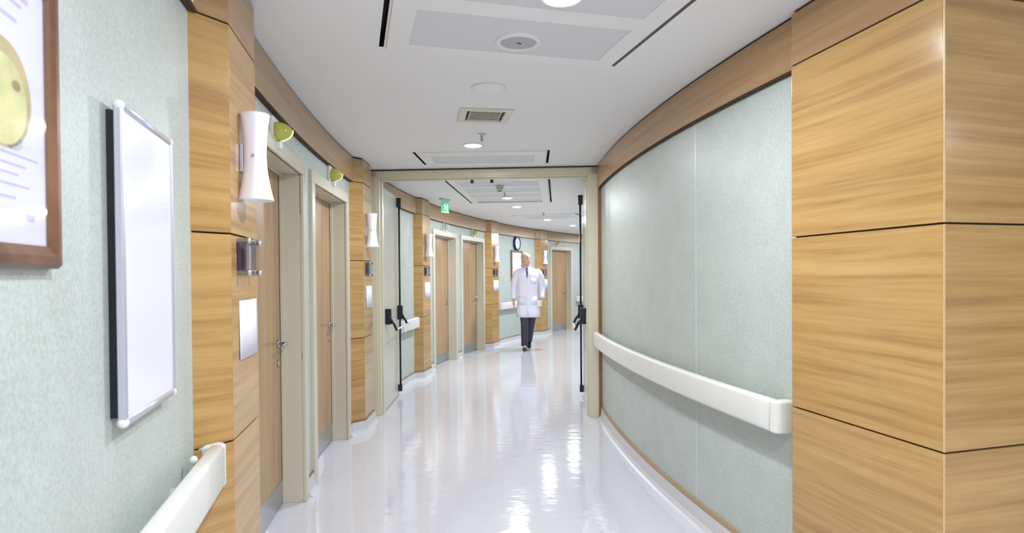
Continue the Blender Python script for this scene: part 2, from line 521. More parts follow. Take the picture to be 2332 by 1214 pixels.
# hall behind and to the right of the camera (seen only in reflections)
wb = MB().span((-1.2, -5.06, 0), (6.6, -5, CEIL)).build('wall_back', M['wall_white'])
tag(wb, 'plain white wall closing the hall behind the camera', 'wall', kind='structure')
dh = empty('door_7', (6.5, .62, 0), R(-90), label='dark wood door at the far side of the hall, seen only as a reflection', cat='door', kind='structure')
MB().span((-.60, -.05, 0), (.60, -.004, 2.10)).build('door_leaf', M['post'], dh)
for q in (((-.68, -.07, 0), (-.60, -.002, 2.18)), ((.60, -.07, 0), (.68, -.002, 2.18)), ((-.60, -.07, 2.10), (.60, -.002, 2.18))): MB().span(*q).build('door_frame', M['post'], dh)
wh = MB().span((6.5, -5, 0), (6.56, 2.1, CEIL)).build('wall_side', M['wall_white'])
tag(wh, 'plain white wall of the hall far beyond the wooden corner', 'wall', kind='structure')
we = MB().span((4.0, 21.2, 0), (9, 21.26, CEIL)).build('wall_far', M['wall_white'])
tag(we, 'plain white wall at the hidden far end of the corridor', 'wall', kind='structure')

# ------------------------------------------------------------------ wooden band under the ceiling
trim_no = 0
def new_trim():
    global trim_no
    trim_no += 1
    return 'trim_%d' % trim_no

def band(pts, label, side):
    b = sweep(pts, [(-.002, BAND), (.032, BAND), (.034, BAND + .004), (.034, CEIL - .014), (-.002, CEIL - .014)], side=side).build(new_trim(), M['band'])
    for p in b.data.polygons: p.use_smooth = False
    sweep(pts, [(-.001, CEIL - .014), (.024, CEIL - .014), (.024, CEIL), (-.001, CEIL)], side=side).build('shadow_gap', M['gap'], b)
    sweep(pts, [(.0, BAND - .006), (.028, BAND - .006), (.028, BAND + .001), (.0, BAND + .001)], side=side).build('shadow_line', M['gap'], b)  # dark strip colours in the shadow line under the band
    return tag(b, label, 'wooden band', kind='structure')

edges = [-4.9] + [v for p in PILLARS for v in (p + .02, p + .56)] + [21]
names = ['brown wooden band above the whiteboard on the left wall',
         'brown wooden band above the two nearest doors on the left',
         'brown wooden band behind the open portal door leaf on the left',
         'brown wooden band above the third and fourth doors',
         'brown wooden band above the round wall clock',
         'brown wooden band above the farthest door']
for i in range(6):
    a, b = edges[2 * i], edges[2 * i + 1]
    band(lpath(a, b, .25), names[i], 1)
band(rpath(2.5, 4.86, .1), 'brown wooden band on the right wall, length beside the wooden corner', -1)
band(rpath(4.863, 6.03, .1), 'brown wooden band on the right wall, short length beside the portal', -1)
band(rpath(6.25, 19.5, .3), 'brown wooden band on the inner wall beyond the portal', -1)

# ------------------------------------------------------------------ wooden pilasters of panels
ROWS = [(.105, .847), (.853, 1.547), (1.553, 2.252), (2.258, 2.466)]
def panel_prism(a, b, z0, z1, th=.014):
    a, b = Vector(a), Vector(b)
    t = (b - a).normalized(); n = Vector((-t.y, t.x))      # inward for the outline order used here
    return MB().prism([tuple(a), tuple(b), tuple(b + n * th), tuple(a + n * th)], z0, z1)

def make_pillar(y, label):
    pos, rz = left_frame(y + .30)
    p0 = Vector((LX(y), y, 0))
    core = MB().prism([(.012, .03), (.012, -.001), (CH + .006, -PILLAR_OUT + .012), (PILLAR_LEN - CH - .006, -PILLAR_OUT + .012),
                       (PILLAR_LEN - .012, -.001), (PILLAR_LEN - .012, .03)], 0.0, CEIL).build(new_trim(), M['gap'])
    core.location = p0; core.rotation_euler = (0, 0, rz)
    tag(core, label, 'pilaster', 'wood panelled pilasters along the left wall', 'structure')
    plan = [(0, 0), (CH, -PILLAR_OUT), (PILLAR_LEN - CH, -PILLAR_OUT), (PILLAR_LEN, 0)]
    for i in range(3):
        for z0, z1 in ROWS:
            panel_prism(plan[i], plan[i + 1], z0, z1).build('panel', M['wood'] if z0 < 2.2 else M['band'], core, bevel=.0012, segs=1)
    return core
PL = ['nearest honey wood pilaster, beside the whiteboard', 'honey wood pilaster left of the open double door portal',
      'honey wood pilaster just behind the open portal leaf, before the third door',
      'honey wood pilaster between the fourth door and the round clock', 'farthest honey wood pilaster, right of the walking person']
for y, l in zip(PILLARS, PL): make_pillar(y, l)

# the wooden corner block on the right
A0, A1 = Vector((1.160, 2.546)), Vector((1.3085, 1.860))
tB = Vector((.9615, .275)).normalized()
B1 = A1 + tB * 1.25
core = MB().prism([tuple(A0 + Vector((.012, -.012))), tuple(A1 + Vector((.012, .014))), tuple(B1 + Vector((0, .014))), (2.5, 2.75), (1.24, 2.62)], 0, CEIL).build(new_trim(), M['gap'])
tag(core, 'large honey wood panelled corner at the right end of the curved wall', 'wall corner', kind='structure')
for z0, z1 in ROWS:
    mt = M['wood'] if z0 < 2.2 else M['band']
    ta = (A1 - A0).normalized()
    panel_prism(A0, A1 - ta * .006, z0, z1).build('panel', mt, core, bevel=.0012, segs=1)
    panel_prism(A1 + tB * .006, B1, z0, z1).build('panel', mt, core, bevel=.0012, segs=1)
    panel_prism(A0 + Vector((.07, .06)), A0, z0, z1).build('panel', mt, core)
    q = A1 + (tB - ta) * .0022
    MB().prism([tuple(A1 - ta * .0045), tuple(A1 - ta * .0005), tuple(A1 + tB * .0005), tuple(A1 + tB * .0045), tuple(A1 + tB * .0045 - ta * .010)], z0, z1).build('corner_lip', M['lip'], core)

# ------------------------------------------------------------------ skirting: coved white vinyl with a thin wood strip
COVE = [(-.002, 0), (.052, 0), (.034, .008), (.020, .030), (.014, .098), (-.002, .10)]
def pillar_pts(y):
    pos, rz = left_frame(y + .30); p0 = Vector((LX(y), y)); co, si = math.cos(rz), math.sin(rz)
    return [(p0.x + co * a - si * b, p0.y + si * a + co * b) for a, b in ((0, 0), (CH, -PILLAR_OUT), (PILLAR_LEN - CH, -PILLAR_OUT), (PILLAR_LEN, 0))]

bl = empty('baseboard_left', (0, 0, 0), label='white coved vinyl skirting along the left wall and its pilasters', cat='skirting', kind='structure')
segs, cur = [], []
ev = sorted([('p', y) for y in PILLARS] + [('d', d) for d in DOORS], key=lambda q: q[1] if q[0] == 'p' else q[1][0])
ylast = -4.9
for k, v in ev:
    if k == 'p':
        cur += lpath(ylast, v - .03, .3) + pillar_pts(v); ylast = v + .66
    else:
        if v[0] > ylast + .02: cur += lpath(ylast, v[0], .3)
        if len(cur) > 1: segs.append(cur)
        cur = []; ylast = v[1]
cur += lpath(ylast, 21, .3); segs.append(cur)
for sgm in segs:
    sweep(sgm, COVE).build('cove', M['skirt'], bl)
    sweep(sgm, [(-.002, .10), (.010, .10), (.010, .112), (-.002, .112)]).build('wood_strip', M['post'], bl)
br = empty('baseboard_right', (0, 0, 0), label='white coved vinyl skirting with a brown wood strip along the right wall', cat='skirting', kind='structure')
rp = rpath(2.56, 6.0, .1)
sweep(rp, COVE, side=-1).build('cove', M['skirt'], br)
sweep(rp, [(-.002, .10), (.012, .10), (.014, .104), (.014, .122), (-.002, .122)], side=-1).build('wood_strip', M['band'], br)
cp = [(A0.x, A0.y + .03), tuple(A0), tuple(A1), tuple(B1)]
sweep(cp, [(-.002, 0), (.030, 0), (.018, .006), (.009, .02), (.006, .102), (-.002, .102)], side=-1).build('cove', M['skirt'], br)
sweep(rpath(6.3, 19, .3), COVE, side=-1).build('cove', M['skirt'], br)

# ------------------------------------------------------------------ doors of the left wall
def make_door(k, ya, yb, label):
    mid, rz, w = left_chord(ya, yb)
    d = empty('door_%d' % k, mid, rz, label=label, cat='door', kind='structure')
    h = w / 2; F = .08
    fr = MB()
    T = FRAME_TOP
    for sg in (-1, 1):
        fr.span((sg * h, -.022, 0), (sg * (h - F), .004, T - F))
        fr.span((sg * (h - F + .022), -.008, 0), (sg * (h - F), .19, T - F))
        fr.span((sg * (h - F + .0), .10, 0), (sg * (h - F - .012), .122, T - F))
    fr.span((-h, -.022, T - F), (h, .004, T))
    fr.span((-h + F - .022, -.008, T - F), (h - F + .022, .19, T - F + .022))
    fr.span((-h + F, .10, T - F - .012), (h - F, .122, T - F))
    fr.build('door_frame', M['cream'], d, bevel=.003)
    lf = MB().span((-h + F + .003, .124, .008), (h - F - .003, .166, T - F - .004)).build('door_leaf', M['leafwood'], d, bevel=.002)
    MB().span((-h + F + .012, .121, .012), (h - F - .012, .1245, .15)).build('kick_plate', M['steel'], lf)
    hx = h - F - .07
    hd = MB()
    hd.lathe([(.026, .124), (.026, .116), (.014, .112)], 16, (hx, 0, 1.0), 'y')
    hd.tube([(hx, .116, 1.0), (hx, .075, 1.0), (hx - .02, .068, 1.0), (hx - .12, .068, 1.0)], .009, 10)
    hd.lathe([(.024, .124), (.024, .117), (.010, .115)], 16, (hx, 0, .88), 'y')
    hd.build('lever_handle', M['steel'], lf, smooth=True)
    for hz in (.25, 1.05, 1.82):
        MB().lathe([(.008, -.05), (.008, .05)], 8, (-h + F + .002, .118, hz)).build('hinge', M['steel'], lf)
    return d
DL = ['nearest brown wood door, cream frame, beside the nearest pilaster',
      'second brown wood door, cream frame, just before the open portal',
      'third door, first one seen beyond the portal, in a cream frame',
      'fourth door, in a cream frame, left of the pilaster before the clock',
      'farthest honey wood door with steel kick plate, right of the person']
for i, ((a, b), l) in enumerate(zip(DOORS, DL)): make_door(i + 1, a, b, l)

# ------------------------------------------------------------------ double door portal
PLft, PRgt = Vector((-1.430, 6.205, 0)), Vector((.850, 6.055, 0))
pc = (PLft + PRgt) / 2; pv = PRgt - PLft; prz = math.atan2(pv.y, pv.x); PW = pv.length / 2
pd = empty('door_6', pc, prz, label='cream framed double door portal standing open across the corridor', cat='double door', kind='structure')
JW, PT = .10, 2.385
for sg in (-1, 1):
    mb = MB(); mb.span((sg * PW, 0, 0), (sg * (PW - JW), .16, PT))
    mb.span((sg * PW, -.012, 0), (sg * (PW - .075), 0, PT + .075))
    mb.span((sg * (PW - JW), .06, 0), (sg * (PW - JW - .014), .10, PT))
    mb.build('jamb', M['cream2'], pd, bevel=.003)
mb = MB(); mb.span((-PW, 0, PT), (PW, .16, CEIL - .012)); mb.span((-PW, -.012, PT + .012), (PW, 0, CEIL - .02))
mb.span((-PW + JW, .06, PT - .014), (PW - JW, .10, PT))
mb.build('head', M['cream2'], pd, bevel=.003)
MB().span((-PW, .02, CEIL - .012), (PW, .14, CEIL)).build('shadow_gap', M['gap'], pd)
for sx in (-.11, .09):
    MB().lathe([(.016, PT - .045), (.016, PT - .014), (.022, PT - .012)], 12, (sx, .08, 0)).build('door_stop', M['black'], pd)
    
def portal_leaf(hx, hy, fx, fy, face):
    """one leaf hinged at (hx,hy), free edge at (fx,fy); face = +1/-1 which local y side carries the bar"""
    a, b = Vector((hx, hy)), Vector((fx, fy)); t = b - a; L = t.length
    lf = MB().span((0, -.022, .012), (L, .022, 2.335)).build('door_leaf', M['leafcream'], None, bevel=.003)
    lf.parent = pd
    inv = Matrix.Translation(pc) @ Matrix.Rotation(prz, 4, 'Z')
    lf.matrix_local = inv.inverted() @ (Matrix.Translation((hx, hy, 0)) @ Matrix.Rotation(math.atan2(t.y, t.x), 4, 'Z'))
    s = face
    def Y(v): return s * (.022 + v)
    rx = L - .075
    MB().tube([(rx, Y(.026), .06), (rx, Y(.026), 2.30)], .0115, 12).build('vertical_rod', M['black'], lf, smooth=True)
    MB().span((rx - .024, Y(.0), 2.215), (rx + .024, Y(.052), 2.325)).build('top_latch', M['black'], lf, bevel=.006)
    MB().span((rx - .022, Y(.0), .055), (rx + .022, Y(.045), .135)).build('bottom_latch', M['black'], lf, bevel=.006)
    for cx in (rx, .13):
        m = MB(); m.span((cx - .032, Y(0), .90), (cx + .032, Y(.058), 1.065))
        m.build('bar_housing', M['black'], lf, bevel=.008)
        MB().tube([(cx, Y(.045), .96), (cx + (.0 if cx > .5 else .012), Y(.085), .90), (cx, Y(.115), .835)], [.016, .014, .013], 10).build('bar_arm', M['black'], lf, smooth=True)
    MB().tube([(.13, Y(.112), .845), (rx, Y(.112), .845)], .011, 10).build('push_bar', M['plastic'], lf, smooth=True)
    for hz in (.25, .98, 1.62, 2.08):
        MB().lathe([(.009, -.055), (.009, .055)], 10, (-.006, s * .020, hz)).build('hinge', M['alu'], lf)
    MB().lathe([(.014, 2.335), (.014, 2.345)], 8, (L * .45, 0, 0)).build('top_pin', M['black'], lf)
    return lf
lf1 = portal_leaf(-1.350, 6.335, -1.370, 7.30, -1)
lf2 = portal_leaf(.772, 6.185, .845, 7.16, 1)
lf1['label'] = 'left pale cream leaf swung open against the left wall'
lf2['label'] = 'right leaf swung open, seen edge on'

po = MB().span((.848, 6.02, 0), (.905, 6.17, CEIL - .012)).build(new_trim(), M['post'], bevel=.003)
tag(po, 'narrow dark wood post between the right portal jamb and the green wall', 'wooden post', kind='structure')
fill = MB().span((-1.60, 6.215, 0), (-1.432, 6.32, CEIL - .012)).build(new_trim(), M['cream2'])
tag(fill, 'cream filler board between the portal jamb and the left wall', 'filler board', kind='structure')

# ------------------------------------------------------------------ handrails
def rail_profile(z1, out=.092, th=.046, h=.142):
    p = []; r = .018
    zb = z1 - h
    for cx, cz, a0 in ((out - r, z1 - r, 0), (out - th + r * .6, z1 - r * .6, 90)):
        rr = r if a0 == 0 else r * .6
        for k in range(4):
            a = R(a0 + 30 * k); p.append((round(cx + rr * math.cos(a), 5), round(cz + rr * math.sin(a), 5)))
    for cx, cz, a0 in ((out - th + r * .6, zb + r * .6, 180), (out - r, zb + r, 270)):
        rr = r if a0 == 270 else r * .6
        for k in range(4):
            a = R(a0 + 30 * k); p.append((round(cx + rr * math.cos(a), 5), round(cz + rr * math.sin(a), 5)))
    return p

def handrail(pts, side, label, caps=(True, True), z1=.858, brackets=()):
    root = empty('handrail', (pts[0][0], pts[0][1], 0), label=label, cat='handrail', group='ivory wall handrails')
    loc = [(x - pts[0][0], y - pts[0][1]) for x, y in pts]
    sweep(loc, rail_profile(z1), side=side).build('rail', M['rail'], root, smooth=True)
    h = .142
    for e, on in zip((0, -1), caps):
        if not on: continue
        p = Vector(loc[e]); q = Vector(loc[1 if e == 0 else -2]); t = (p - q).normalized()
        n = offset_path(loc, side)[e] - p
        arc = [p + n * .0, p + t * .052]
        out = []
        for k in range(7):
            a = R(90 * k / 6)
            out.append(p + n * (.092 - .034 * (1 - math.sin(a))) + t * (.018 + .034 * math.cos(a)))
        poly = [p + n * .0 + t * .052] + [v for v in out] + [p + n * .092, p + n * .0]
        poly = [tuple(v) for v in poly]
        area = sum(poly[i][0] * poly[(i + 1) % len(poly)][1] - poly[(i + 1) % len(poly)][0] * poly[i][1] for i in range(len(poly)))
        if area < 0: poly.reverse()
        MB().prism(poly, z1 - h, z1).build('end_cap', M['rail'], root, bevel=.012, segs=3)
    for y in brackets:
        i = min(range(len(pts)), key=lambda j: abs(pts[j][1] - y))
        p = Vector(loc[i]); n = offset_path(loc, side)[i] - p
        MB().tube([(*(p), z1 - .07), (*(p + n * .06), z1 - .07)], .02, 12).build('bracket', M['plastic'], root, smooth=True)
    return root
handrail(rpath(2.67, 5.96, .1), -1, 'ivory handrail running along the right wall from the wooden corner to the portal', (True, False), brackets=(3.0, 3.9, 4.8, 5.7))
hl = handrail([(LX(y), y) for y in frange(-3.5, 1.975, .25)], 1, 'ivory handrail below the whiteboard, ending at the nearest pilaster', (False, True), brackets=(0.4, 1.2, 1.7))
i = LX(1.86)
MB().sphere((i + .035 - LX(-3.5), 1.85 + 3.5, .852), .012, 12, 8).build('bracket_cap', M['plastic'], hl, smooth=True)
handrail(lpath(7.44, 8.24, .1), 1, 'ivory handrail behind the open left portal leaf', (True, True), brackets=(7.8,))
handrail(lpath(12.52, 14.18, .15), 1, 'ivory handrail below the round clock, partly behind the person', (True, True), brackets=(13.3,))
handrail(lpath(16.15, 18.5, .2), 1, 'ivory handrail beyond the farthest door', (True, False), brackets=(17.0,))

# ------------------------------------------------------------------ things fixed to the pilasters
def pillar_frame(y):
    rz = left_frame(y + .30)[1]
    return Vector((LX(y), y, 0)), rz
def on_pillar(y, s, out, z):              # s along the front face from its near corner
    p0, rz = pillar_frame(y)
    co, si = math.cos(rz), math.sin(rz)
    a, b = CH + s, -PILLAR_OUT - out
    return Vector((p0.x + co * a - si * b, p0.y + si * a + co * b, z)), rz

def make_sconce():
    r = empty('wall_sconce')
    prof = []
    H = .31
    for k in range(17):
        u = k / 16
        rad = .0375 + .0125 * (2 * abs(u - .5)) ** 2.0 + (.006 * (1 - u) * 2 if u < .5 else 0) * (1 - 2 * u if u < .5 else 0)
        prof.append((rad, u * H))
    outer = MB()
    inner = [(q[0] - .003, q[1]) for q in prof]
    seg = 28
    rings = [[(rd * math.cos(2 * math.pi * k / seg), -.050 + rd * math.sin(2 * math.pi * k / seg), z) for k in range(seg)]
             for rd, z in prof + inner[::-1]]
    outer.rings(rings + [rings[0]], cap=False).build('shade', M['shade'], r, smooth=True)
    MB().span((-.022, -.012, .10), (.022, 0, .20)).build('mount_plate', M['alu'], r, bevel=.002)
    MB().tube([(0, -.01, .15), (0, -.05, .15)], .006, 8).build('mount_arm', M['alu'], r)
    MB().lathe([(.006, -.006), (.006, .004), (.003, .007)], 10, (-.0405, -.050, .155), 'x').build('knob', M['steel'], r)
    MB().sphere((0, -.05, .15), (.022, .022, .05), 12, 8).build('bulb', M['sheet'], r, smooth=True)
    return r
PN = ['on the nearest pilaster beside the whiteboard', 'on the pilaster left of the open portal', 'on the pilaster behind the open portal leaf',
      'on the pilaster left of the round clock', 'on the farthest pilaster by the last door']
sc0 = make_sconce()
for i, y in enumerate(PILLARS):
    o = sc0 if i == 0 else copy_tree(sc0)
    p, rz = on_pillar(y, .142, 0, 1.68); o.location = p; o.rotation_euler = (0, 0, rz)
    tag(o, 'white hourglass wall sconce ' + PN[i], 'sconce', 'white hourglass sconces')

def make_sign():
    r = empty('room_sign')
    MB().span((-.085, -.007, -.055), (.085, -.002, .055)).build('back_card', M['purple'], r)
    MB().span((-.095, -.034, -.068), (.095, -.029, .068)).build('front_plate', M['acrylic'], r, bevel=.001, segs=1)
    MB().span((-.06, -.0275, -.045), (.055, -.026, .045)).build('name_card', M['purple'], r)
    MB().span((-.028, -.0282, -.042), (-.004, -.0276, .042)).build('highlight_stripe', M['lilac'], r)  # pale stripe paints a white highlight onto the sign
    MB().span((.062, -.0275, -.046), (.082, -.026, .046)).build('navy_strip', M['navy'], r)
    for sx in (-.083, .083):
        for sz in (-.056, .056):
            MB().lathe([(.008, 0), (.008, -.036), (.011, -.037), (.011, -.043), (.008, -.045)], 12, (sx, 0, sz), 'y').build('standoff', M['alu'], r, smooth=True)
    return r
sg0 = make_sign()
for i, y in enumerate(PILLARS):
    o = sg0 if i == 0 else copy_tree(sg0)
    p, rz = on_pillar(y, .155, 0, 1.475); o.location = p; o.rotation_euler = (0, 0, rz)
    tag(o, 'clear acrylic room sign with dark purple card ' + PN[i], 'sign', 'acrylic room signs')

pp0 = None
for i, y in enumerate(PILLARS):
    if pp0 is None:
        m = MB(); n = 8
        vs = []
        for k in range(n + 1):
            u = k / n; b = -.0015 - .004 * math.sin(u * math.pi) ** 2
            for z in (-.105, .105): vs.append((-.134 + .268 * u, b - (.002 if z < 0 else 0), z))
        m.add(vs, [(2 * k, 2 * k + 2, 2 * k + 3, 2 * k + 1) for k in range(n)])
        pp0 = m.build('notice_sheet', M['sheet'], smooth=True)
        md = pp0.modifiers.new('thick', 'SOLIDIFY'); md.thickness = .0008
        o = pp0
    else:
        o = pp0.copy(); COL.objects.link(o)
    p, rz = on_pillar(y, .222, .0, 1.215); o.location = p; o.rotation_euler = (0, 0, rz)
    tag(o, 'white paper sheet ' + PN[i], 'paper', 'white sheets on the pilasters')

# nurse call lamps above the doors
def make_call_lamp(dome_mat, rim_mat):
    r = empty('call_lamp')
    MB().span((-.055, -.022, -.065), (.055, 0, .075)).build('back_plate', M['plastic'], r, bevel=.004)
    MB().span((-.022, -.05, -.085), (.022, -.018, -.05)).build('lower_bracket', M['plastic'], r, bevel=.003)
    rg = []
    for k in range(9):
        t = math.pi / 2 * k / 8
        rr = max(math.cos(t), .03); dd = -.022 - .082 * math.sin(t)
        rg.append([(.052 * rr * math.cos(2 * math.pi * j / 20), dd, .004 + .050 * rr * math.sin(2 * math.pi * j / 20)) for j in range(20)])
    MB().rings(rg).build('dome', dome_mat, r, smooth=True)
    arc = [(.0, -.024 - .082 * math.sin(R(a)), .004 - .052 * math.cos(R(a))) for a in range(15, 100, 12)]
    MB().tube(arc, .005, 8).build('lit_rim', rim_mat, r, smooth=True)
    return r
lampY = [3.175, 4.72, 9.80, 11.22, 15.27]
lampZ = [2.15, 2.182, 2.19, 2.19, 2.19]
LN = ['with bright rim above the nearest door', 'above the second door, before the portal', '', 'above the fourth door', 'above the farthest door']
cl0 = make_call_lamp(M['lime'], M['lime_rim'])
for i, y in enumerate(lampY):
    if i == 0: o = cl0
    elif i == 2: o = make_call_lamp(M['clear_dome'], M['plastic'])
    else: o = copy_tree(cl0)
    p, rz = left_frame(y); p.z = lampZ[i]; o.location = p; o.rotation_euler = (0, 0, rz)
    tag(o, ('yellow green domed call lamp ' + LN[i]) if i != 2 else 'pale clear domed call lamp above the third door', 'call lamp', 'call lamps above the doors')

# ------------------------------------------------------------------ whiteboard, framed poster, clock, notice board
mid, rz, w = left_chord(1.293, 1.652)
wbd = empty('whiteboard', mid, rz, label='slim white enamel board in an aluminium frame on the left wall', cat='whiteboard')
zc0, zc1 = 1.095, 1.767
MB().span((-w / 2 + .006, -.029, zc0 + .006), (w / 2 - .006, -.019, zc1 - .006)).build('board', M['board'], wbd)
MB().span((-w / 2 + .003, -.019, zc0 + .01), (w / 2 - .003, 0, zc1 - .01)).build('gap_shade', M['black'], wbd)  # black block stands in for the shade in the gap behind the board
for zz in (zc0, zc1):
    MB().tube([(-w / 2, -.024, zz), (w / 2, -.024, zz)], .0105, 12).build('frame_rail', M['alu'], wbd, smooth=True)
for xx in (-w / 2, w / 2):
    MB().span((xx - .008, -.033, zc0), (xx + .010, -.017, zc1)).build('frame_side', M['alu'], wbd, bevel=.003)
    for zz in (zc0, zc1):
        MB().sphere((xx, -.025, zz), .0118, 14, 10).build('corner_cap', M['plastic'], wbd, smooth=True)

mid, rz, w = left_chord(.52, 1.041)
pz0, pz1 = 1.418, 1.893
pic = empty('framed_poster', mid, rz, label='framed poster with a yellow diagram on the near left wall', cat='picture')
h = w / 2; F = .05
prof = [(0, 0), (0, -.014), (.007, -.023), (.020, -.024), (.029, -.019), (.036, -.016), (.036, 0)]   # inwards, out
def frame_side(p, q, inward):
    p, q, inward = Vector(p), Vector(q), Vector(inward)
    t = (q - p).normalized()
    rg = []
    for end, sgn in ((p, 1), (q, -1)):
        rg.append([(end + inward * d + t * sgn * d + Vector((0, o, 0)))[:] for d, o in prof])
    return MB().rings(rg)
c = [(-h, 0, pz0), (h, 0, pz0), (h, 0, pz1), (-h, 0, pz1)]
for i, inw in enumerate(((0, 0, 1), (-1, 0, 0), (0, 0, -1), (1, 0, 0))):
    frame_side(c[i], c[(i + 1) % 4], inw).build('frame_side', M['frame_wood'], pic)
pst = MB().span((-h + .03, -.012, pz0 + .03), (h - .03, -.006, pz1 - .03)).build('poster', M['poster'], pic)
def disc(cx, cz, rx, rz_, y, n=28, sub=None):
    return [(cx + rx * math.cos(2 * math.pi * k / n), cz + rz_ * math.sin(2 * math.pi * k / n)) for k in range(n)]
PC = h - .160
MB().extrude_y(disc(PC, 1.672, .080, .080, 0), -.0124, -.012).build('printed_dome', M['ochre_print'], pst)
MB().extrude_y(disc(PC - .004, 1.662, .070, .066, 0), -.0128, -.0124).build('printed_core', M['yellow_print'], pst)
MB().extrude_y(disc(PC + .035, 1.690, .012, .008, 0), -.0131, -.0128).build('printed_spot', M['brown_print'], pst)
MB().extrude_y(disc(PC + .025, 1.605, .028, .012, 0), -.0124, -.012).build('printed_shape', M['mauve_print'], pst)
for x0, x1, z, t in ((-.10, .075, 1.825, .008), (-.08, .055, 1.812, .005), (-.05, .04, 1.785, .006), (-.16, .10, 1.585, .003), (-.16, .06, 1.57, .003), (-.16, .04, 1.556, .003),
                     (-.16, .07, 1.54, .003), (-.16, .03, 1.52, .004), (.06, .085, 1.49, .012)):
    MB().span((PC + x0, -.0123, z), (PC + x1, -.012, z + t)).build('text_line', M['ink'], pst)
MB().span((-h + .03, -.0155, pz0 + .03), (h - .03, -.0138, pz1 - .03)).build('glass_pane', M['glass'], pic)

p, rz = left_frame(13.36); p.z = 2.107
ck = empty('wall_clock', p, rz, label='round navy rimmed wall clock above the notice board', cat='clock')
MB().lathe([(.10, 0), (.152, -.004), (.160, -.02), (.158, -.04), (.146, -.052), (.130, -.05), (.126, -.036), (.02, -.036)], 40, (0, 0, 0), 'y').build('rim', M['navy'], ck, smooth=True)
MB().lathe([(.127, -.030), (.127, -.0375)], 36, (0, 0, 0), 'y').build('dial', M['sheet'], ck)
for k in range(12):
    a = R(30 * k); MB().box((.108 * math.sin(a), -.0382, .108 * math.cos(a)), (.007, .0015, .018 if k % 3 == 0 else .010)).build('hour_mark', M['navy'], ck)
for a, L, wd in ((40, .060, .010), (305, .095, .007)):
    x, z = math.sin(R(a)), math.cos(R(a))
    nx, nz = z * wd / 2, -x * wd / 2
    MB().extrude_y([(nx, nz), (x * L, z * L), (-nx, -nz)], -.041, -.0395).build('clock_hand', M['black'], ck)

mid, rz, w = left_chord(13.09, 13.63)
nb = empty('notice_board', mid, rz, label='brown framed white notice board below the round clock', cat='notice board')
z0, z1 = 1.30, 1.955; h = w / 2
for q in (((-h, -.03, z0), (-h + .045, 0, z1)), ((h - .045, -.03, z0), (h, 0, z1)), ((-h + .045, -.03, z1 - .045), (h - .045, 0, z1)), ((-h + .045, -.03, z0), (h - .045, 0, z0 + .045))):
    MB().span(*q).build('frame_side', M['frame_far'], nb, bevel=.004)
MB().span((-h + .04, -.014, z0 + .04), (h - .04, -.002, z1 - .04)).build('board', M['sheet'], nb)

# ------------------------------------------------------------------ ceiling fittings
def make_downlight():
    r = empty('downlight')
    MB().lathe([(.066, .006), (.066, -.004), (.072, -.010), (.088, -.008), (.092, 0), (.092, .004)], 32).build('trim_ring', M['ceil_white'], r, smooth=True)
    MB().lathe([(.064, .004), (.068, -.006), (.056, -.012), (.030, -.016)], 32).build('lens', M['lens'], r)
    l = bpy.data.lights.new('lamp', 'AREA'); l.shape = 'DISK'; l.size = .13; l.energy = LAMP_POWER; l.color = LAMP_COLOR
    lo = bpy.data.objects.new('lamp', l); COL.objects.link(lo); lo.parent = r; lo.location = (0, 0, -.019)
    return r
DN = [(.20, 2.36, 'bright round downlight in the near ceiling access panel'), (-.312, 5.064, 'bright round downlight between the vent and the portal'),
      (-.056, 8.378, 'bright round downlight at the slatted ceiling panel beyond the portal'), (.084, 9.548, 'bright round downlight just beyond the slatted ceiling panel'),
      (.682, 11.641, 'small bright downlight beyond the walking person, second from the far end'), (1.31, 13.208, 'farthest small bright downlight seen past the portal'),
      (2.55, 15.3, 'round downlight farther round the bend, hidden by the portal leaf'), (4.2, 17.2, 'last round downlight at the far end of the bend'),
      (.35, .55, 'round downlight just above the camera'), (.75, -1.2, 'added unseen downlight in the hall behind the camera'),
      (1.0, -3.2, 'added unseen downlight near the back wall of the hall'), (2.6, -1.4, 'added unseen downlight in the side hall'), (4.6, .2, 'added unseen downlight by the dark door of the side hall'),
      (4.4, -2.6, 'added unseen downlight at the rear of the side hall'), (-.2, -1.6, 'added unseen downlight beside the wall behind the camera')]  # last six are unseen hall lamps, added to brighten the left wall and ceiling
dl0 = make_downlight()
for i, (x, y, l) in enumerate(DN):
    o = dl0 if i == 0 else copy_tree(dl0)
    o.location = (x, y, CEIL - (.013 if i in (0, 2, 4) else 0)); tag(o, l, 'downlight', 'round ceiling downlights')

sp = empty('ceiling_speaker', (.037, 2.826, CEIL - .008), label='round grey ceiling speaker in the near access panel', cat='speaker')
MB().lathe([(.082, .004), (.082, -.006), (.088, -.012), (.100, -.009), (.106, 0), (.106, .003)], 40).build('trim_ring', M['ceil_white'], sp, smooth=True)
MB().lathe([(.083, .003), (.083, -.004), (.03, -.007)], 40).build('grille', M['speaker_cloth'], sp)
MB().box((.004, .0, -.0085), (.022, .006, .002), .5).build('badge', M['gap'], sp)
cv = empty('ceiling_cover', (-.125, 3.537, CEIL), label='round white blank cover on the ceiling before the air vent', cat='ceiling cover')
MB().lathe([(.10, 0), (.10, -.006), (.090, -.009), (.082, -.009), (.080, -.005)], 40).build('rim', M['plaster'], cv, smooth=True)
MB().lathe([(.081, -.002), (.081, -.008), (.02, -.011)], 36).build('disc', M['ceil_white'], cv)

